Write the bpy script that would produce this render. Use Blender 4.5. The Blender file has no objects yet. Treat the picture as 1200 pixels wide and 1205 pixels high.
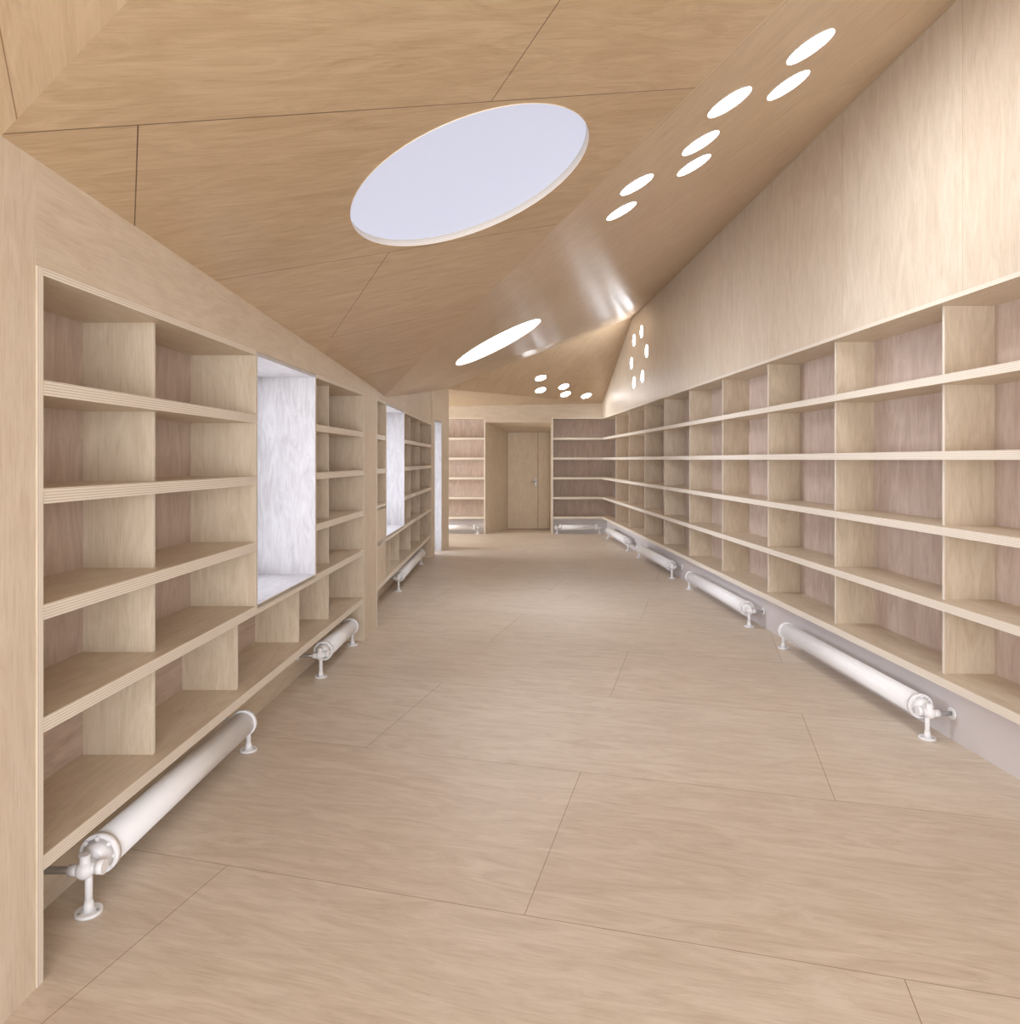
import bpy, bmesh, math, random
from mathutils import Vector, Matrix
random.seed(7)
sc = bpy.context.scene
COL = sc.collection

# ------------------------------------------------------------------ materials
def lin(c):
    return tuple(((x/255)/12.92 if x/255 <= .04045 else ((x/255+.055)/1.055)**2.4) for x in c)+(1,)

def wood(name, light, dark, coord='UV', rot=0.0, loc=(0,0), brick=None, rough=.42, gscale=1.0, contrast=1.0, seam=.35, pv=.93):
    m = bpy.data.materials.new(name); m.use_nodes = True
    nt = m.node_tree; N = nt.nodes; L = nt.links
    b = N['Principled BSDF']
    tc = N.new('ShaderNodeTexCoord')
    mp = N.new('ShaderNodeMapping')
    mp.inputs['Rotation'].default_value = (0,0,math.radians(rot))
    mp.inputs['Location'].default_value = (loc[0],loc[1],0)
    L.new(tc.outputs[coord], mp.inputs[0])
    src = mp.outputs[0]
    # broad rotary-cut figure
    m1 = N.new('ShaderNodeMapping'); m1.inputs['Scale'].default_value=(1.3*gscale,6.0*gscale,1.0*gscale)
    L.new(src,m1.inputs[0])
    n1 = N.new('ShaderNodeTexNoise'); n1.inputs['Scale'].default_value=1.8; n1.inputs['Detail'].default_value=9
    n1.inputs['Roughness'].default_value=.68; n1.inputs['Distortion'].default_value=1.8
    L.new(m1.outputs[0],n1.inputs['Vector'])
    r1 = N.new('ShaderNodeValToRGB')
    r1.color_ramp.elements[0].position=.5-.2/contrast; r1.color_ramp.elements[0].color=dark
    r1.color_ramp.elements[1].position=.5+.14/contrast; r1.color_ramp.elements[1].color=light
    L.new(n1.outputs[0],r1.inputs[0])
    # fine pores
    m2 = N.new('ShaderNodeMapping'); m2.inputs['Scale'].default_value=(6*gscale,110*gscale,5*gscale)
    L.new(src,m2.inputs[0])
    n2 = N.new('ShaderNodeTexNoise'); n2.inputs['Scale'].default_value=1.3; n2.inputs['Detail'].default_value=3
    L.new(m2.outputs[0],n2.inputs['Vector'])
    r2 = N.new('ShaderNodeValToRGB')
    r2.color_ramp.elements[0].position=.32; r2.color_ramp.elements[0].color=(.87,.85,.83,1)
    r2.color_ramp.elements[1].position=.5; r2.color_ramp.elements[1].color=(1,1,1,1)
    L.new(n2.outputs[0],r2.inputs[0])
    mx = N.new('ShaderNodeMixRGB'); mx.blend_type='MULTIPLY'; mx.inputs[0].default_value=.7
    L.new(r1.outputs[0],mx.inputs[1]); L.new(r2.outputs[0],mx.inputs[2])
    # large blotches
    n3 = N.new('ShaderNodeTexNoise'); n3.inputs['Scale'].default_value=.8; n3.inputs['Detail'].default_value=3
    L.new(src,n3.inputs['Vector'])
    r3 = N.new('ShaderNodeValToRGB')
    r3.color_ramp.elements[0].position=.3; r3.color_ramp.elements[0].color=(.93,.92,.91,1)
    r3.color_ramp.elements[1].position=.7; r3.color_ramp.elements[1].color=(1.03,1.03,1.03,1)
    L.new(n3.outputs[0],r3.inputs[0])
    mx3 = N.new('ShaderNodeMixRGB'); mx3.blend_type='MULTIPLY'; mx3.inputs[0].default_value=1
    L.new(mx.outputs[0],mx3.inputs[1]); L.new(r3.outputs[0],mx3.inputs[2])
    out = mx3.outputs[0]
    if brick:
        bt = N.new('ShaderNodeTexBrick'); bt.offset=.5; bt.offset_frequency=2
        bt.inputs['Scale'].default_value=1
        bt.inputs['Brick Width'].default_value=brick[0]; bt.inputs['Row Height'].default_value=brick[1]
        bt.inputs['Mortar Size'].default_value=brick[2]; bt.inputs['Mortar Smooth'].default_value=0
        bt.inputs['Color1'].default_value=(1,1,1,1); bt.inputs['Color2'].default_value=(pv,pv*.98,pv*.96,1)
        bt.inputs['Mortar'].default_value=(seam,seam*.85,seam*.7,1)
        L.new(src,bt.inputs['Vector'])
        mb = N.new('ShaderNodeMixRGB'); mb.blend_type='MULTIPLY'; mb.inputs[0].default_value=1
        L.new(out,mb.inputs[1]); L.new(bt.outputs['Color'],mb.inputs[2]); out=mb.outputs[0]
    L.new(out,b.inputs['Base Color'])
    rr = N.new('ShaderNodeMapRange'); rr.inputs['To Min'].default_value=rough-.05; rr.inputs['To Max'].default_value=rough+.08
    L.new(n1.outputs[0],rr.inputs[0]); L.new(rr.outputs[0],b.inputs['Roughness'])
    b.inputs['Specular IOR Level'].default_value=.45
    return m

def plyedge(name, period=.0085):
    m = bpy.data.materials.new(name); m.use_nodes=True
    nt=m.node_tree; N=nt.nodes; L=nt.links; b=N['Principled BSDF']
    tc=N.new('ShaderNodeTexCoord'); sp=N.new('ShaderNodeSeparateXYZ'); L.new(tc.outputs['UV'],sp.inputs[0])
    mo=N.new('ShaderNodeMath'); mo.operation='DIVIDE'; mo.inputs[1].default_value=period; L.new(sp.outputs['Y'],mo.inputs[0])
    fr=N.new('ShaderNodeMath'); fr.operation='FRACT'; L.new(mo.outputs[0],fr.inputs[0])
    cr=N.new('ShaderNodeValToRGB'); cr.color_ramp.interpolation='CONSTANT'
    e=cr.color_ramp.elements; e[0].position=0; e[0].color=lin((240,232,219)); e[1].position=.7; e[1].color=lin((208,191,169))
    L.new(fr.outputs[0],cr.inputs[0]); L.new(cr.outputs[0],b.inputs['Base Color']); b.inputs['Roughness'].default_value=.6
    return m

def plain(name, c, rough=.5, metal=0, emit=None, es=0, bump=0):
    m=bpy.data.materials.new(name); m.use_nodes=True; nt=m.node_tree; b=nt.nodes['Principled BSDF']
    n=nt.nodes.new('ShaderNodeTexNoise'); n.inputs['Scale'].default_value=12
    r=nt.nodes.new('ShaderNodeValToRGB'); r.color_ramp.elements[0].color=tuple(x*.95 for x in c[:3])+(1,); r.color_ramp.elements[1].color=c
    nt.links.new(n.outputs[0],r.inputs[0]); nt.links.new(r.outputs[0],b.inputs['Base Color'])
    b.inputs['Roughness'].default_value=rough; b.inputs['Metallic'].default_value=metal
    if emit:
        b.inputs['Emission Color'].default_value=emit; b.inputs['Emission Strength'].default_value=es
    return m

m_shelf = wood('maple_ply_shelf',lin((227,212,191)),lin((209,191,166)),contrast=1.0)
m_wall  = wood('maple_ply_wall',lin((228,214,194)),lin((213,195,171)),contrast=.9)
m_wallR = wood('maple_ply_wall_panels',lin((230,217,199)),lin((214,198,176)),contrast=1.0,brick=(8,1.22,.0014),seam=.7,pv=.965,gscale=.9)
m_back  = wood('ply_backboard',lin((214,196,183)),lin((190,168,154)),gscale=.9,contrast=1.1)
m_daylit  = wood('ply_daylit_niche',lin((214,211,211)),lin((194,189,190)),gscale=1.4,contrast=1.3)  # same ply, paled and cooled so its colour carries the window's daylight
m_floor = wood('ply_floor',lin((226,213,197)),lin((208,192,173)),coord='Object',rot=15,loc=(-.56,-.05),brick=(2.26,1.13,.0016),rough=.43,contrast=1.2,seam=.5,pv=.955)
m_ceilA = wood('ply_ceiling_near',lin((212,188,156)),lin((191,163,129)),coord='Object',rot=-28.35,loc=(1.085,-.08),brick=(2.26,1.12,.0019),rough=.36,contrast=1.0,seam=.25)
m_ceilB = wood('ply_ceiling_fold',lin((216,193,163)),lin((197,171,139)),coord='Object',rot=62,loc=(.4,.25),brick=(2.4,1.2,.0015),rough=.30,contrast=.9,seam=.5)
m_edge = plyedge('ply_edge')
m_white = plain('white_enamel',lin((252,252,254)),.4)
m_steel = plain('brushed_steel',lin((190,190,192)),.4,.8)
m_toe = plain('toe_board',lin((218,211,210)),.6)
m_dark = plain('shadow_gap',lin((70,55,42)),.8)
m_dome = plain('opal_dome',lin((120,120,125)),.7,0,(.80,.82,1,1),.62)
m_dome2=plain('opal_dome_bright',lin((180,180,185)),.6,0,(.9,.93,1,1),13)
m_spot = plain('daylight_pane',lin((250,250,250)),.5,0,(.93,.96,1,1),28)
m_frame = plain('window_frame_white',lin((235,235,238)),.5)
m_glass = bpy.data.materials.new('clear_glass'); m_glass.use_nodes=True
nt=m_glass.node_tree; nt.nodes.remove(nt.nodes['Principled BSDF'])
tr=nt.nodes.new('ShaderNodeBsdfTransparent'); gl=nt.nodes.new('ShaderNodeBsdfGlossy'); gl.inputs['Roughness'].default_value=.02
ms=nt.nodes.new('ShaderNodeMixShader'); ms.inputs[0].default_value=.06
nt.links.new(tr.outputs[0],ms.inputs[1]); nt.links.new(gl.outputs[0],ms.inputs[2]); nt.links.new(ms.outputs[0],nt.nodes['Material Output'].inputs[0])

# ------------------------------------------------------------------ frames (s along wall, d away from the room, z up)
fL = lambda s,d: (-1.415+.0341*s-d, s)
fB = lambda s,d: (-1.195-.00316*(s-6.45)-d, s)
fC = lambda s,d: (-1.21+.1154*(s-11.2)-d, s)
fR = lambda s,d: (2.43-.0376*s+d, s)
fK = lambda s,d: (s, 14.65+d)
fW = lambda s,d: (s, d)

class Part:
    def __init__(self, name, mats):
        self.name=name; self.mats=mats; self.bm=bmesh.new(); self.uv=self.bm.loops.layers.uv.new('UVMap')
    def box(self, f, s0,s1,d0,d1,z0,z1, mat=0, edge=1, grain=None):
        ax=[(s0,s1),(d0,d1),(z0,z1)]; dims=[s1-s0,d1-d0,z1-z0]
        vs={}
        for i in (0,1):
            for j in (0,1):
                for k in (0,1):
                    x,y=f(ax[0][i],ax[1][j]); vs[(i,j,k)]=self.bm.verts.new((x,y,ax[2][k]))
        t=dims.index(min(dims)); off=(random.uniform(0,40),random.uniform(0,40))
        if grain is None: grain=dims.index(max(dims))
        for k in range(3):
            a,b=[q for q in range(3) if q!=k]
            for side in (0,1):
                idx=[]
                for (p,q) in ((0,0),(1,0),(1,1),(0,1)):
                    c=[0,0,0]; c[k]=side; c[a]=p; c[b]=q; idx.append(tuple(c))
                fc=self.bm.faces.new([vs[c] for c in idx])
                isedge = (edge is not None) and k!=t and dims[t]<.07
                fc.material_index = edge if isedge else mat
                if isedge: ua,va = ([q for q in range(3) if q not in (k,t)][0], t)
                else:
                    if grain==k: ua,va = (a,b) if dims[a]>=dims[b] else (b,a)
                    else: ua=grain; va=[q for q in (a,b) if q!=grain][0]
                for lp,c in zip(fc.loops,idx):
                    pu=ax[ua][c[ua]]; pv=ax[va][c[va]]
                    if isedge: lp[self.uv].uv=(pu,pv-ax[va][0])
                    else: lp[self.uv].uv=(pu+off[0],pv+off[1])
    def cyl(self,p0,p1,r,seg=24,mat=0,r2=None):
        p0=Vector(p0);p1=Vector(p1); r2=r if r2 is None else r2
        z=(p1-p0).normalized(); x=z.orthogonal().normalized(); y=z.cross(x)
        A=[];B=[]
        for i in range(seg):
            a=2*math.pi*i/seg; o=x*math.cos(a)+y*math.sin(a)
            A.append(self.bm.verts.new(p0+o*r)); B.append(self.bm.verts.new(p1+o*r2))
        for i in range(seg):
            j=(i+1)%seg; fc=self.bm.faces.new((A[i],A[j],B[j],B[i])); fc.smooth=True; fc.material_index=mat
        fc=self.bm.faces.new(A[::-1]); fc.material_index=mat
        fc=self.bm.faces.new(B); fc.material_index=mat
    def ball(self,c,r,mat=0):
        res=bmesh.ops.create_uvsphere(self.bm,u_segments=16,v_segments=10,radius=r,matrix=Matrix.Translation(c))
        for v in res['verts']:
            for fc in v.link_faces: fc.smooth=True; fc.material_index=mat
    def plane_holes(self, pts, holes, mat=0, uvaxes=None):
        """planar polygon with circular holes; holes=[(centre,r)]"""
        pts=[Vector(p) for p in pts]
        n=(pts[1]-pts[0]).cross(pts[2]-pts[0]).normalized()
        tmp=bmesh.new(); es=[]
        def loop(P):
            vs=[tmp.verts.new(p) for p in P]
            for i in range(len(vs)): es.append(tmp.edges.new((vs[i],vs[(i+1)%len(vs)])))
        loop(pts)
        e1=n.orthogonal().normalized(); e2=n.cross(e1)
        for c,r in holes:
            c=Vector(c); loop([c+(e1*math.cos(a)+e2*math.sin(a))*r for a in [2*math.pi*i/64 for i in range(64)]])
        bmesh.ops.triangle_fill(tmp,use_beauty=True,use_dissolve=False,edges=es,normal=n)
        mp={v:self.bm.verts.new(v.co) for v in tmp.verts}
        for fc in tmp.faces:
            g=self.bm.faces.new([mp[v] for v in fc.verts]); g.material_index=mat
            for lp in g.loops:
                if uvaxes: lp[self.uv].uv=uvaxes(lp.vert.co)
        tmp.free(); return n
    def done(self, recalc=True, bevel=0):
        if recalc: bmesh.ops.recalc_face_normals(self.bm,faces=self.bm.faces[:])
        me=bpy.data.meshes.new(self.name); self.bm.to_mesh(me); self.bm.free()
        ob=bpy.data.objects.new(self.name,me); COL.objects.link(ob)
        for m in self.mats: me.materials.append(m)
        if bevel:
            md=ob.modifiers.new('bevel','BEVEL'); md.width=bevel; md.segments=2; md.limit_method='ANGLE'
        return ob

# ------------------------------------------------------------------ floor
p=Part('floor',[m_floor]); p.box(fW,-4.2,3.2,-2.1,16.2,-.06,0,edge=None); p.done()

# ------------------------------------------------------------------ ceiling
ZA=lambda x,y: 2.977+.369*x-.0626*y
ZB=lambda x,y: 2.6346+.5131*x+.01234*y
L1=Vector((-1.238,6.95,ZA(-1.238,6.95))); RQ=Vector((2.48,-.2,ZA(2.48,-.2)))
R1=Vector((2.04,11.7,ZB(2.04,11.7))); L2=Vector((-1.12,12.46,2.72)); R2=Vector((1.93,14.7,2.64)); BL=Vector((-1.2,14.7,2.58))
def planeZ(a,b,c):
    n=(b-a).cross(c-a)
    return lambda x,y: a.z-(n.x*(x-a.x)+n.y*(y-a.y))/n.z
ZBp=planeZ(L1,R1,RQ); ZD=planeZ(L2,R1,R2)
ceil=Part('ceiling',[m_ceilA,m_ceilB])
big=[((-.172,3.18),.55)]
bholes=[((1.360,3.275),.112),((1.412,3.671),.112),((1.052,3.467),.112),((1.026,3.895),.107),((1.086,4.273),.107),((.713,4.067),.102),((.690,4.479),.102)]
bbig=[((-.118,7.154),.47)]
dholes=[((.548,12.94),.1),((.567,13.40),.1),((1.005,13.5),.1),((1.06,13.82),.1),((1.49,14.12),.1)]
H=lambda l,Z:[((c[0],c[1],Z(*c)),r) for c,r in l]
hA=H(big,ZA); hB=H(bholes,ZBp); hBB=H(bbig,ZBp); hD=H(dholes,ZD)
AK=Vector((-1.41,1.95,ZA(-1.41,1.95)))
A0=Vector((-1.537,-2.1,2.86)); ZN=planeZ(AK,RQ,A0); A1=Vector((2.56,-2.1,ZN(2.56,-2.1)))
nA=ceil.plane_holes([AK,L1,RQ],hA,0)
ceil.plane_holes([A0,AK,RQ,A1],[],1)
nB=ceil.plane_holes([L1,R1,RQ],hB+hBB,1)
ceil.plane_holes([L1,L2,R1],[],1)
ceil.plane_holes([L1,(-1.27,11.2,2.57),L2],[],1)
nD=ceil.plane_holes([L2,R2,R1],hD,1)
ceil.plane_holes([L2,BL,R2],[],1)
ceil.plane_holes([L2,(-3.6,12.42,2.7),BL],[],1)
ceil.plane_holes([BL,(-3.6,12.42,2.7),(-3.6,14.7,2.55)],[],1)
ceil.done(recalc=False)

def lightwell(name,c,r,n,depth,rimmat,panemat):
    c=Vector(c); n=Vector(n)
    S=64 if r>.3 else 36; K=4 if r>.3 else 2
    q=Part(name,[rimmat,panemat]); e1=n.orthogonal().normalized(); e2=n.cross(e1)
    ring=lambda rr,h:[q.bm.verts.new(c+n*h+(e1*math.cos(2*math.pi*i/S)+e2*math.sin(2*math.pi*i/S))*rr) for i in range(S)]
    a=ring(r,-.004); b=ring(r,depth); o=ring(r+.012,depth); oo=ring(r+.012,.004)
    for X,Y in ((a,b),(b,o),(o,oo)):
        for i in range(S):
            j=(i+1)%S; fc=q.bm.faces.new((X[i],X[j],Y[j],Y[i])); fc.smooth=True
            for lp in fc.loops:
                lp[q.uv].uv=((i*.05), 0 if lp.vert in X else depth)
    # slightly domed pane
    prev=ring(r+.002,depth-.001)
    for k in range(1,K+1):
        rr=(r+.002)*(1-k/(K+1)); h=depth+.12*r*(1-(rr/r)**2)
        cur=ring(rr,h)
        for i in range(S):
            j=(i+1)%S; fc=q.bm.faces.new((prev[i],prev[j],cur[j],cur[i])); fc.smooth=True; fc.material_index=1
        prev=cur
    fc=q.bm.faces.new(prev); fc.material_index=1; fc.smooth=True
    return q.done(recalc=False)
up=lambda n: n if n.z>0 else -n
for c,r in hA: lightwell('round_skylight',c,r,up(nA),.032,m_edge,m_dome)
for c,r in hBB: lightwell('round_skylight',c,r,up(nB),.02,m_edge,m_dome2)
for c,r in hB: lightwell('porthole_skylight',c,r,up(nB),.02,m_frame,m_spot)
for c,r in hD: lightwell('porthole_skylight',c,r,up(nD),.02,m_frame,m_spot)

# ------------------------------------------------------------------ right wall
wr=Part('wall_right',[m_wallR,m_toe])
rz=[(11.6,3.42),(11.05,3.46),(11.8,3.08),(10.7,3.11),(11.6,2.74),(10.99,2.77)]
def P3(f,s,d,z): x,y=f(s,d); return Vector((x,y,z))
hR=[(P3(fR,s,0,z),.095) for s,z in rz]
wr.plane_holes([P3(fR,-2.05,0,2.35),P3(fR,14.75,0,2.35),P3(fR,14.75,0,4.5),P3(fR,-2.05,0,4.5)],hR,0,uvaxes=lambda co:(co.z,co.y))
wr.box(fR,-2.05,14.65,.085,.12,0,.30,mat=1,edge=None)
wr.done(recalc=False)
nR=Vector((1,.0376,0)).normalized()
for c,r in hR: lightwell('porthole_window',c,r,nR,.03,m_frame,m_spot)

TOPS=[1.95,1.545,1.145,.745,.345]; TH=.045; HT=2.33
def rows(tops,top):
    r=[]; hi=top
    for t in tops: r.append((t,hi)); hi=t-TH
    return r
sh=Part('built_in_bookshelf',[m_shelf,m_edge,m_back])
for t in TOPS: sh.box(fR,-2.0,14.64,0,.33,t-TH,t)
sh.box(fR,-2.0,14.64,-.003,.34,HT,HT+.022)
divs=[.305+1.2*i for i in range(-1,12)]
for (z0,z1) in rows(TOPS,HT):
    for s in divs: sh.box(fR,s-.01,s+.01,.06,.33,z0,z1,edge=1,grain=2)
for i in range(-2,13):
    a=.305+1.2*i; b=a+1.2
    a=max(a,-2.0); b=min(b,14.95)
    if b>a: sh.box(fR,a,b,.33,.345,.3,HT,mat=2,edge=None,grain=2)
sh.box(fR,-2.03,-2.0,0,.345,0,HT)
sh.done()

# ------------------------------------------------------------------ back wall
bk=Part('wall_back',[m_wall,m_toe,m_dark])
bk.box(fK,-3.6,2.3,0,.1,HT+.02,2.9,edge=None)
bk.box(fK,-.5,.845,0,.02,2.26,HT+.02,edge=None)
bk.box(fK,-3.6,-.53,.1,.13,0,.3,mat=1,edge=None)
bk.box(fK,.875,2.3,.1,.13,0,.3,mat=1,edge=None)
def quad(part,pts,mat=0):
    vs=[part.bm.verts.new(p) for p in pts]; fc=part.bm.faces.new(vs); fc.material_index=mat
    o=random.uniform(0,20)
    n=(Vector(pts[1])-Vector(pts[0])).cross(Vector(pts[2])-Vector(pts[0])).normalized()
    for lp in fc.loops:
        c=lp.vert.co
        lp[part.uv].uv = (c.z+o,c.x+c.y) if abs(n.z)<.7 else (c.x+o,c.y)
YD=15.6
quad(bk,[(-.5,14.65,0),(-.055,YD,0),(-.055,YD,2.12),(-.5,14.65,2.27)])
quad(bk,[(.845,14.65,0),(.857,YD,0),(.857,YD,2.12),(.845,14.65,2.27)])
quad(bk,[(-.5,14.65,2.262),(.845,14.65,2.262),(.857,YD,2.10),(-.055,YD,2.10)])
bk.box(fW,-.2,1.0,YD+.05,YD+.1,0,2.3,mat=2,edge=None)
bk.box(fW,-3.6,2.4,YD+.15,YD+.2,0,2.9,edge=None)
bk.done(recalc=True)
dr=Part('door_1',[m_wall,m_steel,m_dark])
dr.box(fW,-.05,.600,YD,YD+.045,.008,2.095,edge=None,grain=2)
dr.box(fW,.608,.853,YD,YD+.045,.008,2.095,edge=None,grain=2)
dr.box(fW,.535,.572,YD-.006,YD,.94,1.10,mat=1,edge=None)
dr.cyl((.553,YD-.006,1.03),(.553,YD-.05,1.03),.010,12,1)
dr.cyl((.558,YD-.05,1.03),(.45,YD-.05,1.03),.009,12,1)
dr.done()

def simpleshelf(name,f,s0,s1,divs):
    q=Part(name,[m_shelf,m_edge,m_back])
    for t in TOPS: q.box(f,s0,s1,0,.33,t-TH,t)
    q.box(f,s0-.03,s1,-.003,.34,HT,HT+.022)
    for (z0,z1) in rows(TOPS,HT):
        for s in divs: q.box(f,s-.01,s+.01,.06,.33,z0,z1,grain=2)
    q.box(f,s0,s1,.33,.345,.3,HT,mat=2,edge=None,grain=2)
    return q
q=simpleshelf('built_in_bookshelf',fK,.875,2.205,[])
q.box(fK,.845,.875,-.003,.345,0,HT,grain=2); q.done()
q=simpleshelf('built_in_bookshelf',fK,-3.5,-.53,[-2.3])
q.box(fK,-.53,-.5,-.003,.345,0,HT,grain=2); q.done()

# ------------------------------------------------------------------ left wall
LT=[1.73,1.417,1.082,.757,.36]; LTH=.044; LH=2.03
wl=Part('wall_left',[m_wall,m_toe])
wl.box(fL,-2.05,2.05,0,.12,0,3.0,edge=None,grain=2)
wl.box(fL,2.05,6.0,0,.12,LH+.022,3.0,edge=None,grain=0)
wl.box(fL,6.0,6.45,0,.12,0,3.0,edge=None,grain=2)
wl.box(fB,6.45,11.2,0,.12,LH+.022,3.0,edge=None,grain=0)
wl.box(fB,11.1,11.2,0,.12,0,3.0,edge=None,grain=2)
wl.box(fC,11.2,11.37,0,.12,0,3.1,edge=None,grain=2)
wl.box(fC,11.37,11.93,0,.12,2.125,3.1,edge=None,grain=0)
wl.box(fC,11.93,12.5,0,.12,0,3.1,edge=None,grain=2)
wl.box(fW,-3.6,-1.1,12.38,12.5,0,3.1,edge=None,grain=2)
wl.box(fL,2.077,6.0,.22,.24,0,.31,mat=0,edge=None)
wl.box(fB,6.45,11.1,.22,.24,0,.31,mat=0,edge=None)
wl.done()

def leftbay(f,a,b,dv,tops=LT[:3]):
    for t in tops: sh.box(f,a,b,0,.33,t-LTH,t)
    hi=LH
    for t in LT[:4]:
        for s in dv: sh.box(f,s-.009,s+.009,.06,.33,t,hi,grain=2)
        hi=t-LTH
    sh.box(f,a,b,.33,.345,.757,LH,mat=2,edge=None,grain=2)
def nichewin(f,a,b,z0,z1,name,depth=.52,floor=False):
    # structural uprights either side (wood towards the shelves) and niche lining with the daylight wash in its colour
    for (u,v) in ((a-.025,a-.006),(b+.006,b+.025)):
        sh.box(f,u,v,0,depth,z0,z1,mat=0,grain=2)
    for (u,v) in ((a-.006,a),(b,b+.006)):
        sh.box(f,u,v,.0,depth,z0,z1,mat=3,edge=None,grain=2)
    sh.box(f,a-.025,b+.025,.001,depth,z1,z1+.02,mat=3,edge=None)
    if not floor: sh.box(f,a,b,.0,depth,z0-.02,z0+.004,mat=3,edge=1)
    w=Part(name,[m_frame,m_glass])
    t=.045
    w.box(f,a,a+t,depth-.06,depth-.01,z0,z1,edge=None); w.box(f,b-t,b,depth-.06,depth-.01,z0,z1,edge=None)
    w.box(f,a+t,b-t,depth-.06,depth-.01,z0+.004,z0+.004+t,edge=None); w.box(f,a+t,b-t,depth-.06,depth-.01,z1-t,z1,edge=None)
    w.box(f,a+t,b-t,depth-.036,depth-.03,z0+t,z1-t,mat=1,edge=None)
    w.done()
    # daylight arriving through this window
    ld=bpy.data.lights.new('daylight_fill','AREA'); ld.shape='RECTANGLE'; ld.size=b-a-.06; ld.size_y=z1-z0-.06
    lo=bpy.data.objects.new('daylight_fill',ld); COL.objects.link(lo)
    x,y=f((a+b)/2,depth+.08); lo.location=(x,y,(z0+z1)/2); lo.rotation_euler=(math.radians(90),0,math.radians(-90))
    ld.color=(.84,.88,1.0); ld.spread=math.radians(100); return ld
# section next to camera
sh=Part('built_in_bookshelf',[m_shelf,m_edge,m_back,m_daylit])
leftbay(fL,2.077,3.665,[2.80])
leftbay(fL,4.685,5.98,[5.17])
for t in LT[3:]: sh.box(fL,2.077,5.98,0,.33,t-LTH,t)
hi=LT[3]-LTH
for s in (2.80,3.585,4.52,5.17): sh.box(fL,s-.009,s+.009,.06,.33,LT[4],hi,grain=2)
sh.box(fL,2.077,5.98,.33,.345,.31,.757,mat=2,edge=None)
sh.box(fL,2.05,2.077,-.003,.345,0,LH+.022,grain=2)
sh.box(fL,5.98,6.0,-.003,.345,0,LH+.022,grain=2)
sh.box(fL,2.077,3.665,-.003,.345,LH,LH+.022); sh.box(fL,4.685,5.98,-.003,.345,LH,LH+.022)
ld1=nichewin(fL,3.69,4.66,.757,LH,'window_1'); ld1.energy=14
sh.done()
sh=Part('built_in_bookshelf',[m_shelf,m_edge,m_back,m_daylit])
leftbay(fB,6.5,6.95,[])
leftbay(fB,8.225,11.08,[9.18,10.13])
sh.box(fB,6.5,6.95,.0,.02,.36,1.06,edge=None,grain=2)
sh.box(fB,6.45,6.5,-.003,.345,0,LH+.022,grain=2)
sh.box(fB,11.08,11.1,-.003,.345,0,LH+.022,grain=2)
for t in LT[3:]: sh.box(fB,6.5,11.08,0,.33,t-LTH,t)
hi=LT[3]-LTH
for s in (7.6,8.2,9.18,10.13): sh.box(fB,s-.009,s+.009,.06,.33,LT[4],hi,grain=2)
sh.box(fB,6.5,11.08,.33,.345,.31,.757,mat=2,edge=None)
sh.box(fB,6.5,6.95,-.003,.345,LH,LH+.022); sh.box(fB,8.225,11.08,-.003,.345,LH,LH+.022)
ld2=nichewin(fB,7.0,8.2,.757,LH,'window_2'); ld2.energy=20
ld3=nichewin(fC,11.4,11.9,.0,2.1,'window_3',depth=.45,floor=True); ld3.energy=14
sh.done()

# ------------------------------------------------------------------ alcove beyond the left wall, with its own window
al=Part('wall_alcove',[m_wall])
al.box(fW,-3.62,-3.5,12.5,14.98,0,.6,edge=None); al.box(fW,-3.62,-3.5,12.5,14.98,2.2,3.0,edge=None)
al.box(fW,-3.62,-3.5,12.5,12.8,.6,2.2,edge=None); al.box(fW,-3.62,-3.5,14.5,14.98,.6,2.2,edge=None)
al.done()
w=Part('window_4',[m_frame,m_glass])
w.box(fW,-3.6,-3.54,12.8,12.86,.6,2.2,edge=None); w.box(fW,-3.6,-3.54,14.44,14.5,.6,2.2,edge=None)
w.box(fW,-3.6,-3.54,12.86,14.44,.6,.66,edge=None); w.box(fW,-3.6,-3.54,12.86,14.44,2.14,2.2,edge=None)
w.box(fW,-3.6,-3.54,13.62,13.68,.66,2.14,edge=None); w.box(fW,-3.575,-3.569,12.86,14.44,.66,2.14,mat=1,edge=None); w.done()
def area(name,loc,rot,sx,sy,e,col=(.9,.94,1)):
    ld=bpy.data.lights.new(name,'AREA'); ld.shape='RECTANGLE'; ld.size=sx; ld.size_y=sy; ld.energy=e; ld.color=col
    o=bpy.data.objects.new(name,ld); COL.objects.link(o); o.location=loc; o.rotation_euler=[math.radians(a) for a in rot]; return o
area('daylight_fill',(-3.7,13.65,1.4),(90,0,-90),1.6,1.5,120,(.9,.94,1))

# ------------------------------------------------------------------ unseen wall behind the camera; its wide glazing is added for fill light
fr=Part('wall_front',[m_wall])
fr.box(fW,-1.6,2.6,-2.17,-2.05,0,.15,edge=None); fr.box(fW,-1.6,2.6,-2.17,-2.05,2.5,4.8,edge=None)
fr.box(fW,-1.6,-1.35,-2.17,-2.05,.15,2.5,edge=None); fr.box(fW,2.35,2.95,-2.17,-2.05,.15,2.5,edge=None)
fr.done()
w=Part('added_window',[m_frame,m_glass])
for x in (-1.35,-.13,1.1,2.29): w.box(fW,x,x+.06,-2.14,-2.08,.15,2.5,edge=None)
for z in (.15,2.44): w.box(fW,-1.29,2.29,-2.135,-2.085,z,z+.06,edge=None)
w.box(fW,-1.29,2.29,-2.115,-2.109,.2,2.45,mat=1,edge=None); w.done()
area('daylight_fill',(.5,-2.3,1.35),(90,0,0),3.6,2.3,215,(.92,.95,1))  # added fill lamp behind the camera, shining in through the added glazing

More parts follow.
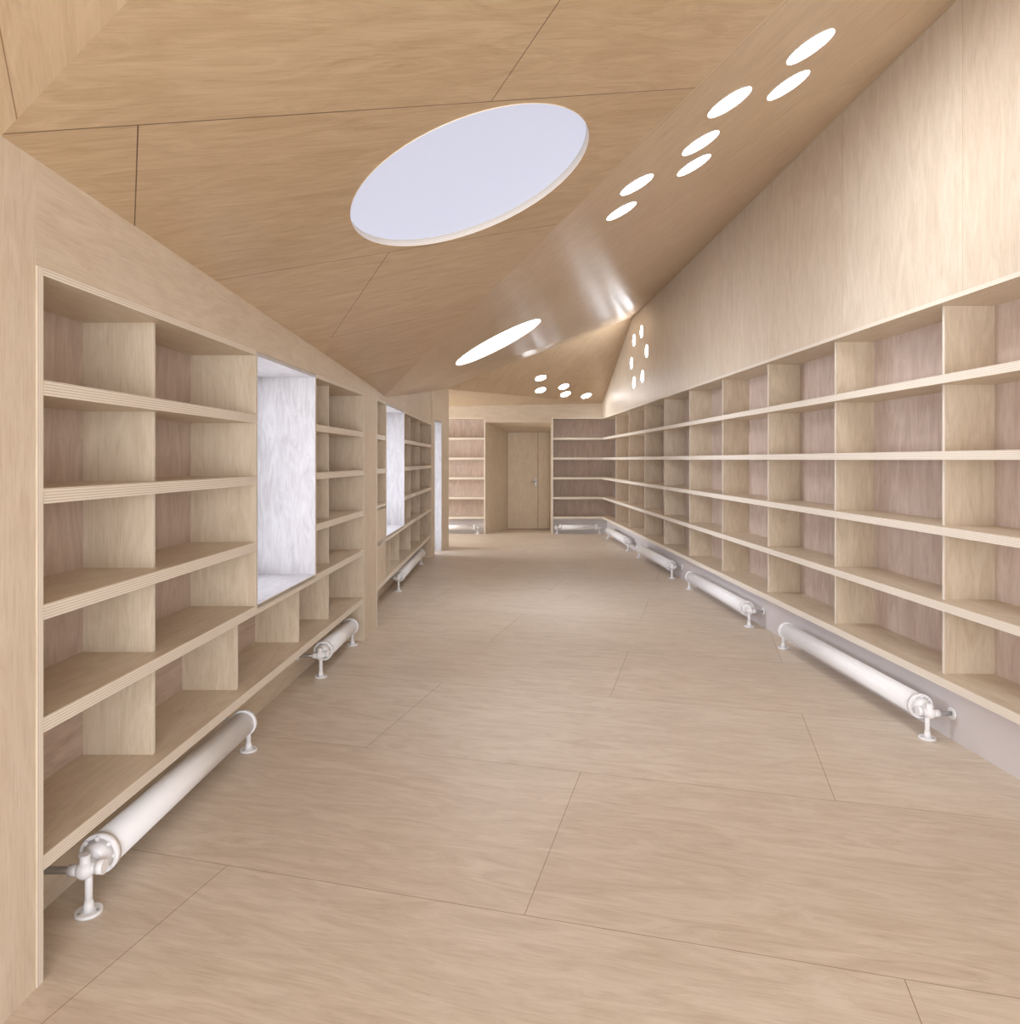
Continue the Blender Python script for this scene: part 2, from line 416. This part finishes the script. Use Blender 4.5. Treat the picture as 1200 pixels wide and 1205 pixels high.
# ------------------------------------------------------------------ radiators
def radiator(f,s0,s1,d,z,wall_d,R=.06):
    q=Part('tubular_radiator',[m_white,m_steel])
    P=lambda s,dd,zz: P3(f,s,dd,zz)
    sg=1
    q.cyl(P(s0,d,z),P(s1,d,z),R,36)
    for s in (s0,s1):
        o=sg if s==s1 else -sg
        q.cyl(P(s-o*.012,d,z),P(s+o*.012,d,z),R+.006,36)       # bolted flange
        q.cyl(P(s+o*.012,d,z),P(s+o*.045,d,z),R*.92,32,r2=R*.5)
        for i in range(8):
            a=2*math.pi*i/8
            q.cyl(P(s+o*.012,d+math.cos(a)*(R-.004),z+math.sin(a)*(R-.004)),P(s+o*.022,d+math.cos(a)*(R-.004),z+math.sin(a)*(R-.004)),.007,8)
        sf=s+o*.055
        q.cyl(P(s+o*.04,d,z-.01),P(s+o*.10,d,z-.01),.020,20)     # stub
        q.cyl(P(sf+o*.01,d,z-.01),P(sf+o*.01,d,.012),.012,16)      # leg
        q.cyl(P(sf+o*.01,d,.010),P(sf+o*.01,d,.045),.019,16,r2=.013)
        q.cyl(P(sf+o*.01,d,0),P(sf+o*.01,d,.010),.042,28)            # foot plate
        for i in range(3):
            a=2*math.pi*i/3+.5; q.cyl(P(sf+o*.01+math.cos(a)*.031,d+math.sin(a)*.031,.010),P(sf+o*.01+math.cos(a)*.031,d+math.sin(a)*.031,.014),.005,8,1)
    # valve on the end nearer the entrance
    v=s0-sg*.085
    q.ball(P(v,d,z-.01),.030)
    q.cyl(P(v,d,z-.01),P(v,d-.045,z+.0),.018,18); q.cyl(P(v,d-.04,z),P(v,d-.065,z),.023,20)
    q.cyl(P(v,d,z-.01),P(v,d,z+.04),.016,18)
    q.cyl(P(v,d,z-.012),P(v,wall_d-.004,z-.012),.012,16,1); q.cyl(P(v,d+.01,z-.012),P(v,d+.05,z-.012),.019,18)
    q.cyl(P(v,wall_d-.01,z-.012),P(v,wall_d,z-.012),.032,24)
    # return pipe at far end
    v=s1+sg*.09
    q.cyl(P(v,d,z-.012),P(v,wall_d,z-.012),.011,14); q.ball(P(v,d,z-.01),.021)
    q.done()
radiator(fL,2.455,3.66,.06,.165,.22)
radiator(fL,5.05,5.78,.06,.165,.22)
radiator(fB,8.3,10.3,.07,.165,.22)
for a,b in ((3.95,5.68),(6.55,8.3),(9.2,11.0),(11.95,13.7)): radiator(fR,a,b,-.04,.155,.085)
radiator(fK,1.02,1.75,-.02,.13,.1,.05)
radiator(fK,-1.5,-.72,-.02,.13,.1,.05)

# ------------------------------------------------------------------ world, camera
wd=bpy.data.worlds.new('sky'); sc.world=wd; wd.use_nodes=True
bg=wd.node_tree.nodes['Background']; bg.inputs[0].default_value=(.78,.86,1,1); bg.inputs[1].default_value=1.2
cam=bpy.data.cameras.new('camera'); co=bpy.data.objects.new('camera',cam); COL.objects.link(co)
co.location=(0,0,1.5); co.rotation_euler=(math.radians(90),0,0)
cam.sensor_fit='VERTICAL'; cam.sensor_height=36; cam.sensor_width=36
cam.lens=850/1205*36; cam.shift_y=-61.5/1205; cam.clip_start=.05
sc.camera=co
sc.view_settings.view_transform='Standard'
sc.view_settings.exposure=.15
try: sc.view_settings.look='None'
except: pass
